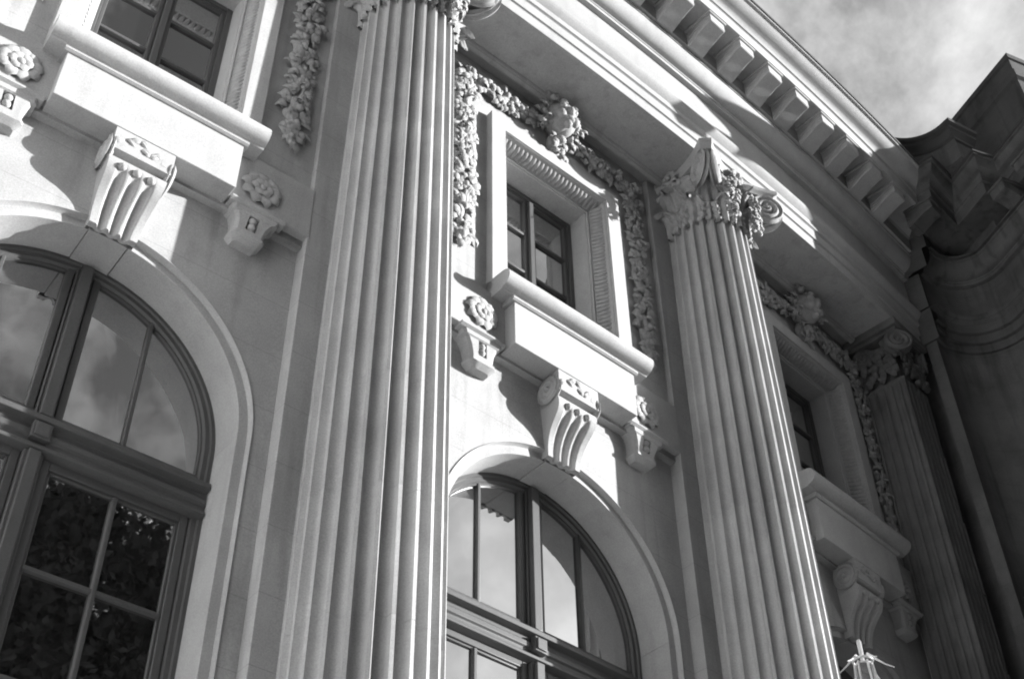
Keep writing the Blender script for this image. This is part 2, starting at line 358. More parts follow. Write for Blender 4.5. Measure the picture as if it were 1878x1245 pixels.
# ---- upper window
uw = Nd('upper_window'); DW = -.02
mb = MB()
for sg in (-1, 1):
    mb.box(sg*.70, sg*.63, DW-.08, DW, .8, 3.55); mb.box(sg*.63, sg*.585, DW-.08, DW-.02, .8, 3.48)
mb.box(-.63, .63, DW-.08, DW-.002, 3.48, 3.55); mb.box(-.60, .60, DW-.08, DW-.022, 3.43, 3.482)
uw.add(Nd('frame', mb.mesh('uwframe', PAINT, 30), .008))
mb = MB()
for a, b, d in ((-.085, -.04, -.02), (-.035, .035, .02), (.04, .085, -.02)): mb.box(a, b, DW-.08, DW+d, .8, 3.44)
uw.add(Nd('mullion', mb.mesh('uwm', PAINT, 30), .008))
zr = [.82, 1.49, 2.15, 2.82, 3.45]
for sg in (-1, 1):
    for z in zr[1:4]:
        mb = MB(); mb.box(sg*.08, sg*.60, DW-.07, DW-.025, z-.022, z+.022); uw.add(Nd('glazing_bar', mb.mesh('bar', PAINT, 30), .008))
    for z0, z1 in zip(zr, zr[1:]):
        mb = MB(); t1, t2 = random.uniform(-.004, .004), random.uniform(-.004, .004)
        mb.f.append(tuple([mb.p(sg*.07, DW-.06+t1, z0), mb.p(sg*.60, DW-.06+t2, z0), mb.p(sg*.60, DW-.06+t2, z1), mb.p(sg*.07, DW-.06+t1, z1)]))
        uw.add(Nd('pane', mb.mesh('upane', GLASS, 0)))
bays.append(uw)
# ---- carved surround: plain reveal, leaf band, flat fillet
sr = Nd('window_surround')
OP, ZW = .70, 3.55
def ushape(mb, prof, zb=.78):
    def fn(i, j):
        o, d = prof[j]
        return ((-OP-o, d, zb), (-OP-o, d, ZW+o), (OP+o, d, ZW+o), (OP+o, d, zb))[i]
    mb.grid(fn, 3, len(prof)-1)
mb = MB(); ushape(mb, [(0, -.12), (0, .235), (.018, .245), (.018, .265), (.03, .27)]); sr.add(Nd('reveal', mb.mesh('reveal', STONE, 30), .004))
mb = MB(); ushape(mb, [(.03, .27), (.045, .262), (.085, .36), (.125, .445), (.128, .462)]); sr.add(Nd('cavetto', mb.mesh('cavetto', STONE, 60)))
mb = MB(); ushape(mb, [(.128, .46), (.142, .475), (.142, .50), (.36, .50), (.36, DU-.02)]); sr.add(Nd('fillet', mb.mesh('fillet', STONE, 30), .006))
mb = MB()
def tongue(cs, cz, n):                                   # one leaf of the band; n = outward direction in the wall plane
    e = Vector((n[1], 0, -n[0])); b0 = Vector((cs, .275, cz)); t = Vector((n[0]*.085, .165, n[1]*.085)); nr = t.cross(e).normalized()
    if nr.y < 0: nr = -nr
    mb.leaf(b0-t*.02, t, nr, t.length*1.02, .062, .5)
stp = .066
k = int(2*(OP+.06)/stp)
for i in range(k+1): tongue(-OP-.06+2*(OP+.06)*i/k, ZW+.04, (0, 1))
k = int((ZW-.9)/stp)
for sg in (-1, 1):
    for i in range(k+1): tongue(sg*(OP+.04), ZW+.02-i*stp, (sg, 0))
sr.add(Nd('leaf_band', mb.mesh('leafband', CARVE, 60)))
bays.append(sr)
# ---- sill and apron panel
si = Nd('window_sill')
nose = [(.2, .66), (.66, .66), (.675, .675)]+[(.665+.125*math.cos(a)+.0, .795+.12*math.sin(a)) for a in [-math.pi/2+math.pi*i/12 for i in range(13)]]+[(.55, .925), (.2, .945)]
mb = MB(); mb.sweep(nose, -1.06, 1.06, 6); si.me = mb.mesh('sill', STONE, 45); si.b = .004
bays.append(si)
ap = Nd('apron')
mb = MB(); mb.sweep([(.2, 0), (.638, 0), (.638, .595), (.2, .595)], -.874, .874, 6); ap.add(Nd('panel', mb.mesh('apron', STONE, 30), .006))
mb = MB(); mb.sweep([(.2, .597), (.655, .597), (.675, .615), (.675, .64), (.655, .658), (.2, .658)], -.91, .91, 6); ap.add(Nd('bead', mb.mesh('apronbead', STONE, 40)))
bays.append(ap)
# ---- rosette blocks with corbels
ros = MB(ID)
for i in range(9):
    a = 2*math.pi*i/9+.2; n = Vector((math.cos(a), 0, math.sin(a)))
    ros.leaf(n*.065, n+Vector((0, .10, 0)), (0, 1, 0), .145, .135, .9)
for i in range(6):
    a = 2*math.pi*i/6; n = Vector((math.cos(a), 0, math.sin(a))); ros.leaf(n*.02+Vector((0, .03, 0)), n+Vector((0, .22, 0)), (0, 1, 0), .10, .10, .9)
ros.grid(lambda i, j: (.15*j/2*math.cos(2*math.pi*i/24), .012*(2-j), .15*j/2*math.sin(2*math.pi*i/24)), 24, 2, True)
ros.ball((0, .06, 0), .034, nu=8, nv=5)
ros.v = [(x*1.06, -y*.62, z*1.06) for x, y, z in ros.v]
RM = ros.mesh('rosette', CARVE, 50)
for sg in (-1, 1):
    bl = Nd('rosette_block')
    mb = MB(); mb.box(sg*.86, sg*1.74, .2, .482, .045, .735); bl.add(Nd('block', mb.mesh('block', STONE, 30), .006))
    mb = MB(); mb.sweep([(.2, -.004), (.50, -.004), (.53, .02), (.53, .0435), (.2, .0435)], sg*.90, sg*1.47, 1); bl.add(Nd('ledge', mb.mesh('ledge', STONE, 30), .003))
    bays.append(bl)
    mb = MB()
    def cor(i, j, sg=sg):
        lv = ((-.006, .245, .50, 0), (-.06, .235, .50, 0), (-.075, .20, .485, 0), (-.076, .20, .485, 1), (-.16, .165, .475, 1), (-.249, .15, .465, 1), (-.25, .15, .465, 0), (-.305, .15, .465, 0), (-.31, .165, .475, 0), (-.345, .165, .475, 0), (-.36, .15, .46, 0), (-.40, .11, .42, 0))[j]
        z, h, d, k_ = lv; c = 1.18+z*.1; e = d-.075*k_
        return ((sg*c-h, .2, z), (sg*c-h, d-.03, z), (sg*c-h+.03, d, z), (sg*c-.052, d, z), (sg*c-.05, e, z), (sg*c+.05, e, z), (sg*c+.052, d, z), (sg*c+h-.03, d, z), (sg*c+h, d-.03, z), (sg*c+h, .2, z))[i]
    mb.grid(cor, 9, 11)
    b = len(mb.v); mb.f.append(tuple(mb.p(*cor(i, 11)) for i in (0, 1, 2, 7, 8, 9))); mb.f.append(tuple(mb.p(*cor(i, 0)) for i in (0, 1, 2, 7, 8, 9)))
    cb = Nd('corbel', mb.mesh('corbel', STONE, 30), .004)
    mb = MB(); c = sg*1.165
    for z, r in ((-.12, .042), (-.20, .042)): mb.ball((c, .455, z), r, nu=10, nv=6)
    mb.tube([(c, .41, -.245), (c, .41, -.08)], .02, 6)
    cb.add(Nd('drop', mb.mesh('drop', CARVE, 40)))
    bays.append(cb)
    rn = Nd('rosette', RM); rn.M = Matrix.Translation(Vector(X(sg*1.185, .486, .335))); bays.append(rn)
# ---- console above the key
cn = Nd('console')
prof = [(.632, -.004), (.634, -.06), (.634, -.15), (.63, -.27), (.60, -.285), (.53, -.289), (.52, -.318), (.575, -.326), (.60, -.345), (.607, -.40), (.60, -.45), (.575, -.51), (.53, -.565), (.475, -.625), (.425, -.70), (.39, -.78), (.37, -.87), (.362, -.955), (.30, -.96)]
NS = 48
def hw(z): return .28-.065*min(1, max(0, -z-.25)/.7)
def conf(i, j):
    d, z = prof[j]; u = -1+2*i/NS; h = hw(z); s = h*u
    if j >= 9:
        q = min(1, (j-9)/3.0)
        for c in (-.5, 0, .5):
            e = (u-c)/.17
            if abs(e) < 1: d -= .05*math.sqrt(1-e*e)*q*(1 if j < 18 else .4)
    return (s, d, z)
mb = MB(); mb.grid(conf, NS, len(prof)-1)
for sg in (0, NS):
    b = len(mb.v); ids = [mb.p(*conf(sg, j)) for j in range(len(prof))]+[mb.p((1 if sg else -1)*hw(-.96), .2, -.96), mb.p((1 if sg else -1)*hw(0), .2, -.004)]
    mb.f.append(tuple(ids))
cn.add(Nd('shaft', mb.mesh('console', STONE, 45)))
for sg in (-1, 1):
    mb = MB(); scroll(mb, (sg*.278, .475, -.20), .165, .055, (sg, 0, 0), turns=2.2, sgn=sg); cn.add(Nd('scroll', mb.mesh('scroll', STONE, 50)))
for c in (-.135, 0, .135):
    mb = MB(); mb.ball((c, .60, -.425), .038, nu=10, nv=6); cn.add(Nd('bead', mb.mesh('bead', STONE, 60)))
mb = MB()
for k in range(7):
    x = -.19+.055*k; z = -.13+.03*math.sin(k*2.1); mb.leaf((x, .628, z), (.9 if k % 2 else -.8, 0, .6 if k % 3 else -.6), (0, 1, 0), .115, .065)
mb.box(.17, .215, .60, .635, -.21, -.11)
cn.add(Nd('carving', mb.mesh('conscarve', CARVE, 50)))
bays.append(cn)
# ---- garlands and the mask over the window
def garland(mb, a, b, width, depth, n, nfr, seed):
    rnd = random.Random(seed); a = Vector(a); b = Vector(b); t = (b-a).normalized(); q = Vector((t.z, 0, -t.x)); ln = (b-a).length
    ph = rnd.uniform(0, 6)
    wv = lambda f: width*.5*(0.80+.20*math.sin(f*ln*7.5+ph))*(1 if f < .93 else max(.25, (1-f)/.07))
    mb.grid(lambda i, j: tuple(a+t*(ln*i/24)+q*(wv(i/24)*.8*math.cos(math.pi*j/6))+Vector((0, depth*.55*math.sin(math.pi*j/6), 0))), 24, 6)
    for k in range(n):
        f = (k+rnd.random())/n; u = rnd.uniform(-1, 1); th = u*1.25
        base = a+t*(ln*f)+q*(wv(f)*math.sin(th)*.85)+Vector((0, depth*.6*math.cos(th), 0))
        nr = q*(.6*math.sin(th))+Vector((0, math.cos(th)+.45, 0))
        dr = t*rnd.uniform(-1, 1)+q*(u*rnd.uniform(.2, 1.3))+Vector((0, rnd.uniform(-.05, .15), 0))
        mb.leaf(base, dr, nr, rnd.uniform(.10, .17), rnd.uniform(.06, .10), rnd.uniform(.2, .9))
    for k in range(nfr):
        f = (k+rnd.uniform(.2, .8))/nfr; u = rnd.uniform(-.6, .6)
        base = a+t*(ln*f)+q*(wv(f)*u)+Vector((0, depth*.78, 0)); mb.ball(base, rnd.uniform(.028, .055), nu=8, nv=5, wob=.06)
for sg in (-1, 1):
    mb = MB(); garland(mb, (sg*1.42, DU, 4.34), (sg*1.42, DU, 1.28), .235, .085, 260, 14, 3+sg)
    bays.append(Nd('garland', mb.mesh('garland', CARVE, 55)))
    mb = MB(); garland(mb, (sg*1.50, DU, 4.36), (sg*.20, DU, 4.42), .25, .13, 150, 12, 8+sg)
    bays.append(Nd('festoon', mb.mesh('festoon', CARVE, 55)))
mk = Nd('mask'); mb = MB(); rnd = random.Random(5)
mb.ball((0, .58, 4.52), .225, (1.0, 1.0, 1.12), 22, 16, .035)
mb.ball((0, .80, 4.50), .055, (1, 1, 1.5), 8, 6)                        # nose
for sg in (-1, 1):
    mb.ball((sg*.095, .76, 4.58), .05, nu=8, nv=6); mb.ball((sg*.11, .73, 4.43), .075, nu=8, nv=6); mb.ball((sg*.085, .78, 4.645), .04, (1.6, 1, .7), 8, 6)
mb.ball((0, .765, 4.38), .055, (1.5, 1, .6), 8, 6); mb.ball((0, .73, 4.31), .06, nu=8, nv=6)
mk.add(Nd('face', mb.mesh('maskface', CARVE, 60)))
mb = MB()
for k in range(70):
    a = rnd.uniform(-.75, math.pi+.75); r = rnd.uniform(.19, .29); p = Vector((r*math.cos(a), .50+rnd.uniform(-.04, .16), 4.52+r*1.1*math.sin(a)))
    mb.leaf(p, (math.cos(a), rnd.uniform(-.1, .8), math.sin(a)), (math.cos(a)*.4, 1, math.sin(a)*.4), rnd.uniform(.09, .15), rnd.uniform(.06, .10), .9)
    if k % 4 == 0: mb.ball(p+Vector((.02, .05, 0)), rnd.uniform(.03, .05), nu=8, nv=5)
mk.add(Nd('mane', mb.mesh('mane', CARVE, 55)))
mb = MB()
for k in range(26):
    p = Vector((rnd.uniform(-.13, .13), .47+rnd.uniform(0, .10), rnd.uniform(3.97, 4.30))); mb.leaf(p, (rnd.uniform(-1, 1), .3, -1), (0, 1, .1), .12, .08, .8)
mb.ball((.02, .56, 4.16), .07, nu=10, nv=6, wob=.08); mb.ball((-.03, .52, 4.02), .055, nu=8, nv=6)
mb.ball((0, .45, 4.15), .12, (1, .7, 1.5), 10, 8, .1)
mk.add(Nd('drop', mb.mesh('maskdrop', CARVE, 55)))
bays.append(mk)
# ---- stamp the bays
nm = {0: 'middle', -5: 'first', 5: 'shaded far', -10: ''}
for s in (-10, -5, 0, 5):
    for nd in bays:
        M = BAY(s)
        if hasattr(nd, 'M'): M = M @ nd.M
        lab = None
        if s == 5 and nd.n in ('upper_window', 'arched_window', 'console', 'mask'): lab = 'shaded %s in the dark bay next to the corner' % nd.n.replace('_', ' ')
        if s == 0 and nd.n in ('upper_window', 'arched_window', 'console', 'mask'): lab = '%s in the sunlit bay between the two round columns' % nd.n.replace('_', ' ')
        stamp(nd, root, M, lab)
# ================================================================== COLUMNS
CD = .75; ZN = 3.85; ZBASE = -9.0
def rad(z):
    f = (z-ZBASE)/(ZN-ZBASE); return .625-.085*max(0, (f-.22)/.78)**1.55
NF = 24
def ring(z):
    r = rad(z); out = []
    dep = 1.0
    if z > ZN-.16: dep = math.sqrt(max(0, 1-((z-(ZN-.16))/.10)**2)) if z < ZN-.06 else 0
    w = 2*math.pi/NF
    for k in range(NF):
        a0 = k*w
        out.append((r, a0)); out.append((r, a0+.20*w))
        for e in range(1, 8):
            x = -1+2*e/8; out.append((r-.082*dep*math.sqrt(1-x*x)*(r/.6), a0+(.20+.40*(1+x))*w))
    return [(r_*math.cos(a), r_*math.sin(a)) for r_, a in out]
col = Nd('column')
cuts = [ZBASE+.02]
while cuts[-1] < ZN-1.6: cuts.append(cuts[-1]+1.17)
cuts.append(ZN)
for z0, z1 in zip(cuts, cuts[1:]):
    mb = MB(ID); top = z1 == ZN
    zs = [z0+.001, z0+.005]+[z0+.005+(z1-z0-.01)*i/4 for i in range(1, 4)]+([ZN-.17]+[ZN-.16+.1*i/6 for i in range(1, 7)] if top else [])+[z1-.005, z1-.001]
    rows = [[(x*(.9985 if q in (0, len(zs)-1) else 1), y*(.9985 if q in (0, len(zs)-1) else 1), z+Z0) for x, y in ring(z)] for q, z in enumerate(zs)]
    m = len(rows[0]); mb.grid(lambda i, j: rows[j][i % m], m, len(rows)-1, True)
    col.add(Nd('drum', mb.mesh('drum', SHAFT, 50)))
mb = MB(ID)
def lathe(mb, prof, n=48): mb.grid(lambda i, j: (prof[j][0]*math.cos(2*math.pi*i/n), prof[j][0]*math.sin(2*math.pi*i/n), prof[j][1]+Z0), n, len(prof)-1, True)
bp = [(.84, -9.45), (.84, -9.3)]+[(.76+.08*math.cos(a), -9.3+.09+.09*math.sin(a)) for a in [-1.2+2.4*i/8 for i in range(9)]]+[(.70, -9.13), (.68, -9.11)]+[(.66+.06*math.cos(a), -9.06+.05*math.sin(a)) for a in [-1.5+3*i/8 for i in range(9)]]+[(.63, -8.99)]
lathe(mb, bp); col.add(Nd('base', mb.mesh('colbase', STONE, 40)))
mb = MB(ID); mb.box(-.86, .86, -.86, .86, ZB+Z0, -9.45+Z0); col.add(Nd('plinth', mb.mesh('plinth', STONE, 30), .02))
mb = MB(ID); lathe(mb, [(.535, ZN-.03), (.54, ZN), (.53, ZN+.05), (.53, 4.30), (.57, 4.45), (.66, 4.52), (.66, 4.56), (.60, 4.60), (.58, 4.69)])
col.add(Nd('bell', mb.mesh('bell', CARVE, 40)))
def acanthus(mb, ang, z0, h, wd, r0, flare, curl):
    ca, sa = math.cos(ang), math.sin(ang); nu, nv = 20, 22
    def fn(i, j):
        v = j/nv; u = -1+2*i/nu
        wv = wd*(.55+.75*math.sin(math.pi*min(v*.62+.16, 1)))*(1 if v < .72 else max(.12, 1-((v-.72)/.28)**2))
        lobe = 1-.34*abs(math.sin(v*math.pi*4.5))*abs(u)**2
        t = wv*.5*u*lobe
        zz = z0+h*(v if v < .82 else .82+.10*math.sin((v-.82)/.18*math.pi)-(v-.82)*.35)
        out = r0+flare*v**3+(curl*((v-.7)/.3)**1.6 if v > .7 else 0)+.038*math.cos(u*math.pi*3.5)*(1-.3*v)-.05*u*u*(1-v*.4)+.02*math.sin(v*math.pi*9)*abs(u)
        return (ca*out-sa*t, sa*out+ca*t, zz+Z0)
    mb.grid(fn, nu, nv)
    def fb(i, j):
        p = fn(i, j); rr = math.hypot(p[0], p[1]); k = (rr-.035)/rr; return (p[0]*k, p[1]*k, p[2]-.01)
    mb.grid(fb, nu, nv)
for k in range(8):
    mb = MB(ID); acanthus(mb, k*math.pi/4+math.pi/8, ZN-.10, .46, .40, .555, .06, .17); col.add(Nd('acanthus_leaf', mb.mesh('acanthus', CARVE, 70)))
for k in range(8):
    mb = MB(ID); acanthus(mb, k*math.pi/4, ZN-.08, .72, .38, .548, .08, .22); col.add(Nd('acanthus_leaf', mb.mesh('acanthus', CARVE, 70)))
mb = MB(ID)
for k in range(28):
    a = 2*math.pi*k/28; mb.ball((.64*math.cos(a), .64*math.sin(a), 4.55+Z0), .05, (.85, .85, 1.2), 8, 6)
col.add(Nd('egg_band', mb.mesh('eggs', CARVE, 60)))
AH = .80                                               # abacus: concave sides, cut horns
def abac(sc_, z):
    pts = []
    for k in range(4):
        ang = k*math.pi/2
        for i in range(11):
            u = -1+2*i/10; x = u*(AH-.115)*sc_; y = (AH-.20*(1-u*u))*sc_
            pts.append((x*math.cos(ang)+y*math.sin(ang), -x*math.sin(ang)+y*math.cos(ang), z+Z0))
    return pts
mb = MB(ID); lv = [abac(.93, 4.69), abac(.95, 4.73), abac(.985, 4.75), abac(1.0, 4.77), abac(1.0, ZS-.002)]
m = len(lv[0]); mb.grid(lambda i, j: lv[j][i % m], m, 4, True)
for q in (0, 4): b = len(mb.v); mb.f.append(tuple(mb.raw(p) for p in lv[q]))
col.add(Nd('abacus', mb.mesh('abacus', STONE, 35)))
for k in range(4):
    a = k*math.pi/2+math.pi/4; n = Vector((math.cos(a), math.sin(a), 0)); q = Vector((-n.y, n.x, 0))
    for e in (-1, 1):                                   # paired scrolls meeting under each horn
        mb = MB(ID); off = q*(e*.085); ax = (q*e+n*.28).normalized()
        scroll(mb, tuple(n*.84+off+Vector((0, 0, 4.455+Z0))), .235, .10, tuple(ax), turns=2.4, sgn=e)
        # strap that rolls out of the bell into the scroll
        def strap(i, j, n=n, off=off, ax=ax):
            t = i/8; c = n*(.52+.26*t)+off*(.9)+q*(e*.10*(1-t))+Vector((0, 0, 4.62+.055*math.sin(t*3.14)+Z0)); wv = ax*((j-1)*.045)
            return tuple(c+wv+Vector((0, 0, -.02*(j != 1))))
        mb.grid(strap, 8, 2)
        col.add(Nd('volute', mb.mesh('volute', CARVE, 45)))
    # leafy pendant from each scroll
    mb = MB(ID); rnd = random.Random(40+k); an = a+(.42 if math.cos(a)*math.sin(a) > 0 else -.42)
    c0 = Vector((.69*math.cos(an), .69*math.sin(an), 0)); nn = c0.normalized(); qq = Vector((-nn.y, nn.x, 0))
    for j in range(60):
        f = rnd.random(); z = 4.42-.62*f; wv = .085*(1-.55*f); u = rnd.uniform(-1, 1)
        p = c0*(1-.05*f)+qq*(u*wv)+Vector((0, 0, z+Z0))+nn*(rnd.uniform(-.03, .05)); mb.leaf(p, tuple(qq*u+Vector((0, 0, -1+rnd.uniform(-.3, 1.0)))+nn*.4), tuple(nn+qq*u*.5), .10, .07, .8)
    for j in range(9): mb.ball(tuple(c0*(1.01-.05*j/9)+qq*rnd.uniform(-.05, .05)+Vector((0, 0, 4.40-.60*j/9+Z0))), rnd.uniform(.032, .055), nu=8, nv=5)
    col.add(Nd('pendant', mb.mesh('pendant', CARVE, 55)))
    # flower in the middle of each side
    a2 = k*math.pi/2; n2 = Vector((math.cos(a2), math.sin(a2), 0)); q2 = Vector((-n2.y, n2.x, 0)); mb = MB(ID); rnd = random.Random(60+k)
    c2 = n2*.62+Vector((0, 0, 4.72+Z0))
    for j in range(9):
        b2 = 2*math.pi*j/9; dr = q2*math.cos(b2)+Vector((0, 0, math.sin(b2))); mb.leaf(tuple(c2+dr*.03), tuple(dr+n2*.25), tuple(n2), .11, .085, .8)
    mb.ball(tuple(c2+n2*.05), .04, nu=8, nv=6)
    for j in range(8): mb.leaf(tuple(c2+Vector((0, 0, -.08-.03*j))+n2*-.0+q2*rnd.uniform(-.06, .06)), tuple(q2*rnd.uniform(-1, 1)+Vector((0, 0, -1))), tuple(n2), .10, .07, .6)
    col.add(Nd('flower', mb.mesh('abacusflower', CARVE, 55)))
for s, lab in ((-7.5, None), (-2.5, 'nearest giant fluted column, its head cut by the picture edge'), (2.5, 'second giant fluted column with its whole leafy scrolled capital in view')):
    stamp(col, root, BAY(s) @ Matrix.Translation(Vector((0, -CD, 0))), lab)
# ================================================================== CORNER PIER (square, fluted) with its own capital
pr = Nd('corner_pier', label='square fluted pier in deep shade at the corner')
mb = MB(); P0, P1, Q0, Q1 = 6.48, 7.12, .50, 1.15
def flat_fluted(mb, fn, z0, z1, n=5):                    # fn(u,dep)->(s,d)
    us = []
    for k in range(n):
        a = k/n
        us += [(a, 0), (a+.22/n, 0)]+[(a+(.22+.39*(1+x))/n, .055*math.sqrt(max(0, 1-x*x))) for x in (-.9, -.6, -.2, .2, .6, .9)]
    us.append((1, 0))
    zs = [z0, z1-.12, z1-.08, z1-.05, z1]
    mb.grid(lambda i, j: (*fn(us[i][0], us[i][1]*((1, 1, .7, 0, 0) if z1 > ZN-.1 else (1, 1, 1, 1, 1))[j]), zs[j]), len(us)-1, 4)
zz = ZBASE
while zz < ZN-.2:
    z1 = min(ZN, zz+1.17); z1 = ZN if ZN-z1 < .5 else z1
    mb = MB(); flat_fluted(mb, lambda u, e: (P0+e, Q0+(Q1-Q0)*u), zz+.003, z1-.003); flat_fluted(mb, lambda u, e: (P0+(P1-P0)*u, Q1-e), zz+.003, z1-.003)
    mb.grid(lambda i, j: (P1, Q1-(Q1-.4)*i, zz+.003+(z1-zz-.006)*j), 1, 1)
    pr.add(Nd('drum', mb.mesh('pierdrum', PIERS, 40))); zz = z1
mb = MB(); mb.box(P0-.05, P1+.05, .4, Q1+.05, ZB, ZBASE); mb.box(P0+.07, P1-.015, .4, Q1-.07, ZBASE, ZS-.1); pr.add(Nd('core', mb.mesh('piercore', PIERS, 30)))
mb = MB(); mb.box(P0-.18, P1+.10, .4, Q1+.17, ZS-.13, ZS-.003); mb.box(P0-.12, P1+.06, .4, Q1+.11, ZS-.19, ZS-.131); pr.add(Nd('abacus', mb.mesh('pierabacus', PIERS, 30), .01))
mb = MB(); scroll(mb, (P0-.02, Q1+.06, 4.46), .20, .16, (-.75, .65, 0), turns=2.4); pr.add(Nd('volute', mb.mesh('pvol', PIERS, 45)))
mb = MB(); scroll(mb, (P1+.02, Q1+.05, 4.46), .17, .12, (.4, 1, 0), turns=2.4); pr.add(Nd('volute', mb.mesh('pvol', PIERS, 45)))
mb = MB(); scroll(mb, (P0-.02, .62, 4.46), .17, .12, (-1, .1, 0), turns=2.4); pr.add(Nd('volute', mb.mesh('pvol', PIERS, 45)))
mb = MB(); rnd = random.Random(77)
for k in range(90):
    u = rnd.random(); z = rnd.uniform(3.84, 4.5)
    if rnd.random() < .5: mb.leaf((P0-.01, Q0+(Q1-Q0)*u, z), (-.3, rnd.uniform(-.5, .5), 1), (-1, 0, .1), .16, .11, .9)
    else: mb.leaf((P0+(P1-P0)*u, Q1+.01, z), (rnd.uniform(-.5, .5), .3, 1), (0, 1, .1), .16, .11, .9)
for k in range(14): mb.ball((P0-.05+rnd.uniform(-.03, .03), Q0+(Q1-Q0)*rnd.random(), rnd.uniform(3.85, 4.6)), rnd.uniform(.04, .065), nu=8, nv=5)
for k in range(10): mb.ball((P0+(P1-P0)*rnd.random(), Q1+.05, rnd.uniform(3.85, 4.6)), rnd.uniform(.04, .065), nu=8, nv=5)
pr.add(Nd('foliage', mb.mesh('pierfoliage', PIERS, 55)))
PIER = pr
# ================================================================== ENTABLATURE
def run(a, b, d, n): return [(a+(b-a)*i/n, d) for i in range(n+1)]
U = (-.42, .9075); V = (.9075, .42)
arc = [(7.30+.76*math.sin(t), 2.32-.76*math.cos(t)) for t in [1.95*i/16 for i in range(17)]]
e0 = arc[-1]; QA = 1.2
e1 = (e0[0]+U[0]*QA, e0[1]+U[1]*QA); e2 = (e1[0]+V[0]*6, e1[1]+V[1]*6)
e3 = (e2[0]-U[0]*10, e2[1]-U[1]*10)
corner = [(7.17, DA), (7.17, DA+.28)]+arc+[e1, e2]
main = run(-12.4, 6.9, DA, 44)
lowpath = main+corner+[e3]
arch_prof = [(-.9, ZS), (-.05, ZS), (-.05, ZS-.0), (0, ZS), (0, ZS+.19), (.012, ZS+.20), (.028, ZS+.205), (.028, ZS+.38), (.04, ZS+.39), (.06, ZS+.40), (.06, ZS+.50), (.075, ZS+.515), (.11, ZS+.56), (.135, ZS+.60), (.14, ZS+.64), (.02, ZS+.645)]
wing = thing('corner_wing', 'shade-darkened weathered wing of the palace with a hollow curved corner wall and stepped cornice', 'building')
mb = MB(); mb.path(main+[(7.17, DA)], arch_prof[1:]); stamp(Nd('architrave', mb.mesh('architrave', STONE, 30), .004), root)
wprof = [(-.4, ZS), (0, ZS), (0, ZS+.13), (-.015, ZS+.14), (-.015, ZS+.16), (.045, ZS+.165), (.045, ZS+.30), (.03, ZS+.31), (.03, ZS+.33), (.09, ZS+.335), (.09, ZS+.48), (.075, ZS+.49), (.075, ZS+.51), (.15, ZS+.56), (.18, ZS+.60), (.18, ZS+.64), (.02, ZS+.645)]
mb = MB(); mb.path(corner[1:]+[e3], wprof); mb.grid(lambda i, j: (7.171, DA+.4*i-.1, ZS+.645*j), 1, 1)
stamp(Nd('architrave', mb.mesh('architrave', SHADE_STONE, 30), .004), wing)
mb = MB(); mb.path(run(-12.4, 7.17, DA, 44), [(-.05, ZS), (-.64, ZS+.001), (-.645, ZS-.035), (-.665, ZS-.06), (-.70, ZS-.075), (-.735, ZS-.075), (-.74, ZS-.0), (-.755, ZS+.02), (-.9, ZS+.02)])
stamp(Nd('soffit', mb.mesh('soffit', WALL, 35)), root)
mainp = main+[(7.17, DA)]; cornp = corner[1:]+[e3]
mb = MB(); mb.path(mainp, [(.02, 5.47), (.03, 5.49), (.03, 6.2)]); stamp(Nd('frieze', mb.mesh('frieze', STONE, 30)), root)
mb = MB(); mb.path(cornp, [(.02, 5.47), (.03, 5.49), (.03, 6.2)]); mb.grid(lambda i, j: (7.14, DA+.4*i-.1, 5.47+.75*j), 1, 1); stamp(Nd('frieze', mb.mesh('frieze', SHADE_STONE, 30)), wing)
ov = [(.03, 6.19), (.10, 6.20), (.10, 6.25), (.115, 6.262), (.115, 6.285)]+[(.12+.165*math.sin(a), 6.29+.27*(1-math.cos(a))) for a in [math.pi/2*i/8 for i in range(9)]]+[(.30, 6.565), (.30, 6.61), (.285, 6.612), (.285, 6.63), (.335, 6.632), (.335, 6.66)]
mb = MB(); mb.path(mainp, ov); stamp(Nd('bed_moulding', mb.mesh('bed', STONE, 35)), root)
mb = MB(); mb.path(cornp, ov); mb.grid(lambda i, j: (7.05, DA+.6*i-.1, 6.19+.45*j), 1, 1); stamp(Nd('bed_moulding', mb.mesh('bed', SHADE_STONE, 35)), wing)
CE = 2.41
top = run(-12.4, 5.9, CE, 42)+[(6.305, CE+.0), (6.305, CE+.24), (6.90, CE+.24), (6.655, 3.182), (6.977, 3.345), (6.40, 4.60)]
top += [(top[-1][0]+V[0]*7.5, top[-1][1]+V[1]*7.5)]
top += [(top[-1][0]-U[0]*12, top[-1][1]-U[1]*12)]
cor = [(-.80, 6.64), (-.80, 6.95), (-.77, 6.975), (-.36, 6.975), (-.36, 6.955), (-.30, 6.955), (-.30, 7.17), (-.285, 7.19), (-.27, 7.19), (-.26, 7.22), (-.24, 7.26), (-.21, 7.285), (-.17, 7.30), (-.12, 7.325), (-.075, 7.37), (-.04, 7.425), (-.02, 7.43), (0, 7.432), (0, 7.48)]
kk = 44
mb = MB(); mb.path(top, cor, seg=(0, kk-1)); stamp(Nd('cornice', mb.mesh('cornice', STONE, 30), .003), root)
mb = MB(); mb.path(top, cor, seg=(kk-1, len(top)-1)); stamp(Nd('cornice', mb.mesh('cornice', SHADE_STONE, 30), .003), wing)
mb = MB(); mb.path(top, [(.002, 7.465), (.02, 7.465), (.022, 7.505), (-.05, 7.52), (-.9, 7.62), (-1.8, 7.7)]); stamp(Nd('lead_gutter', mb.mesh('gutter', LEAD, 30)), root)
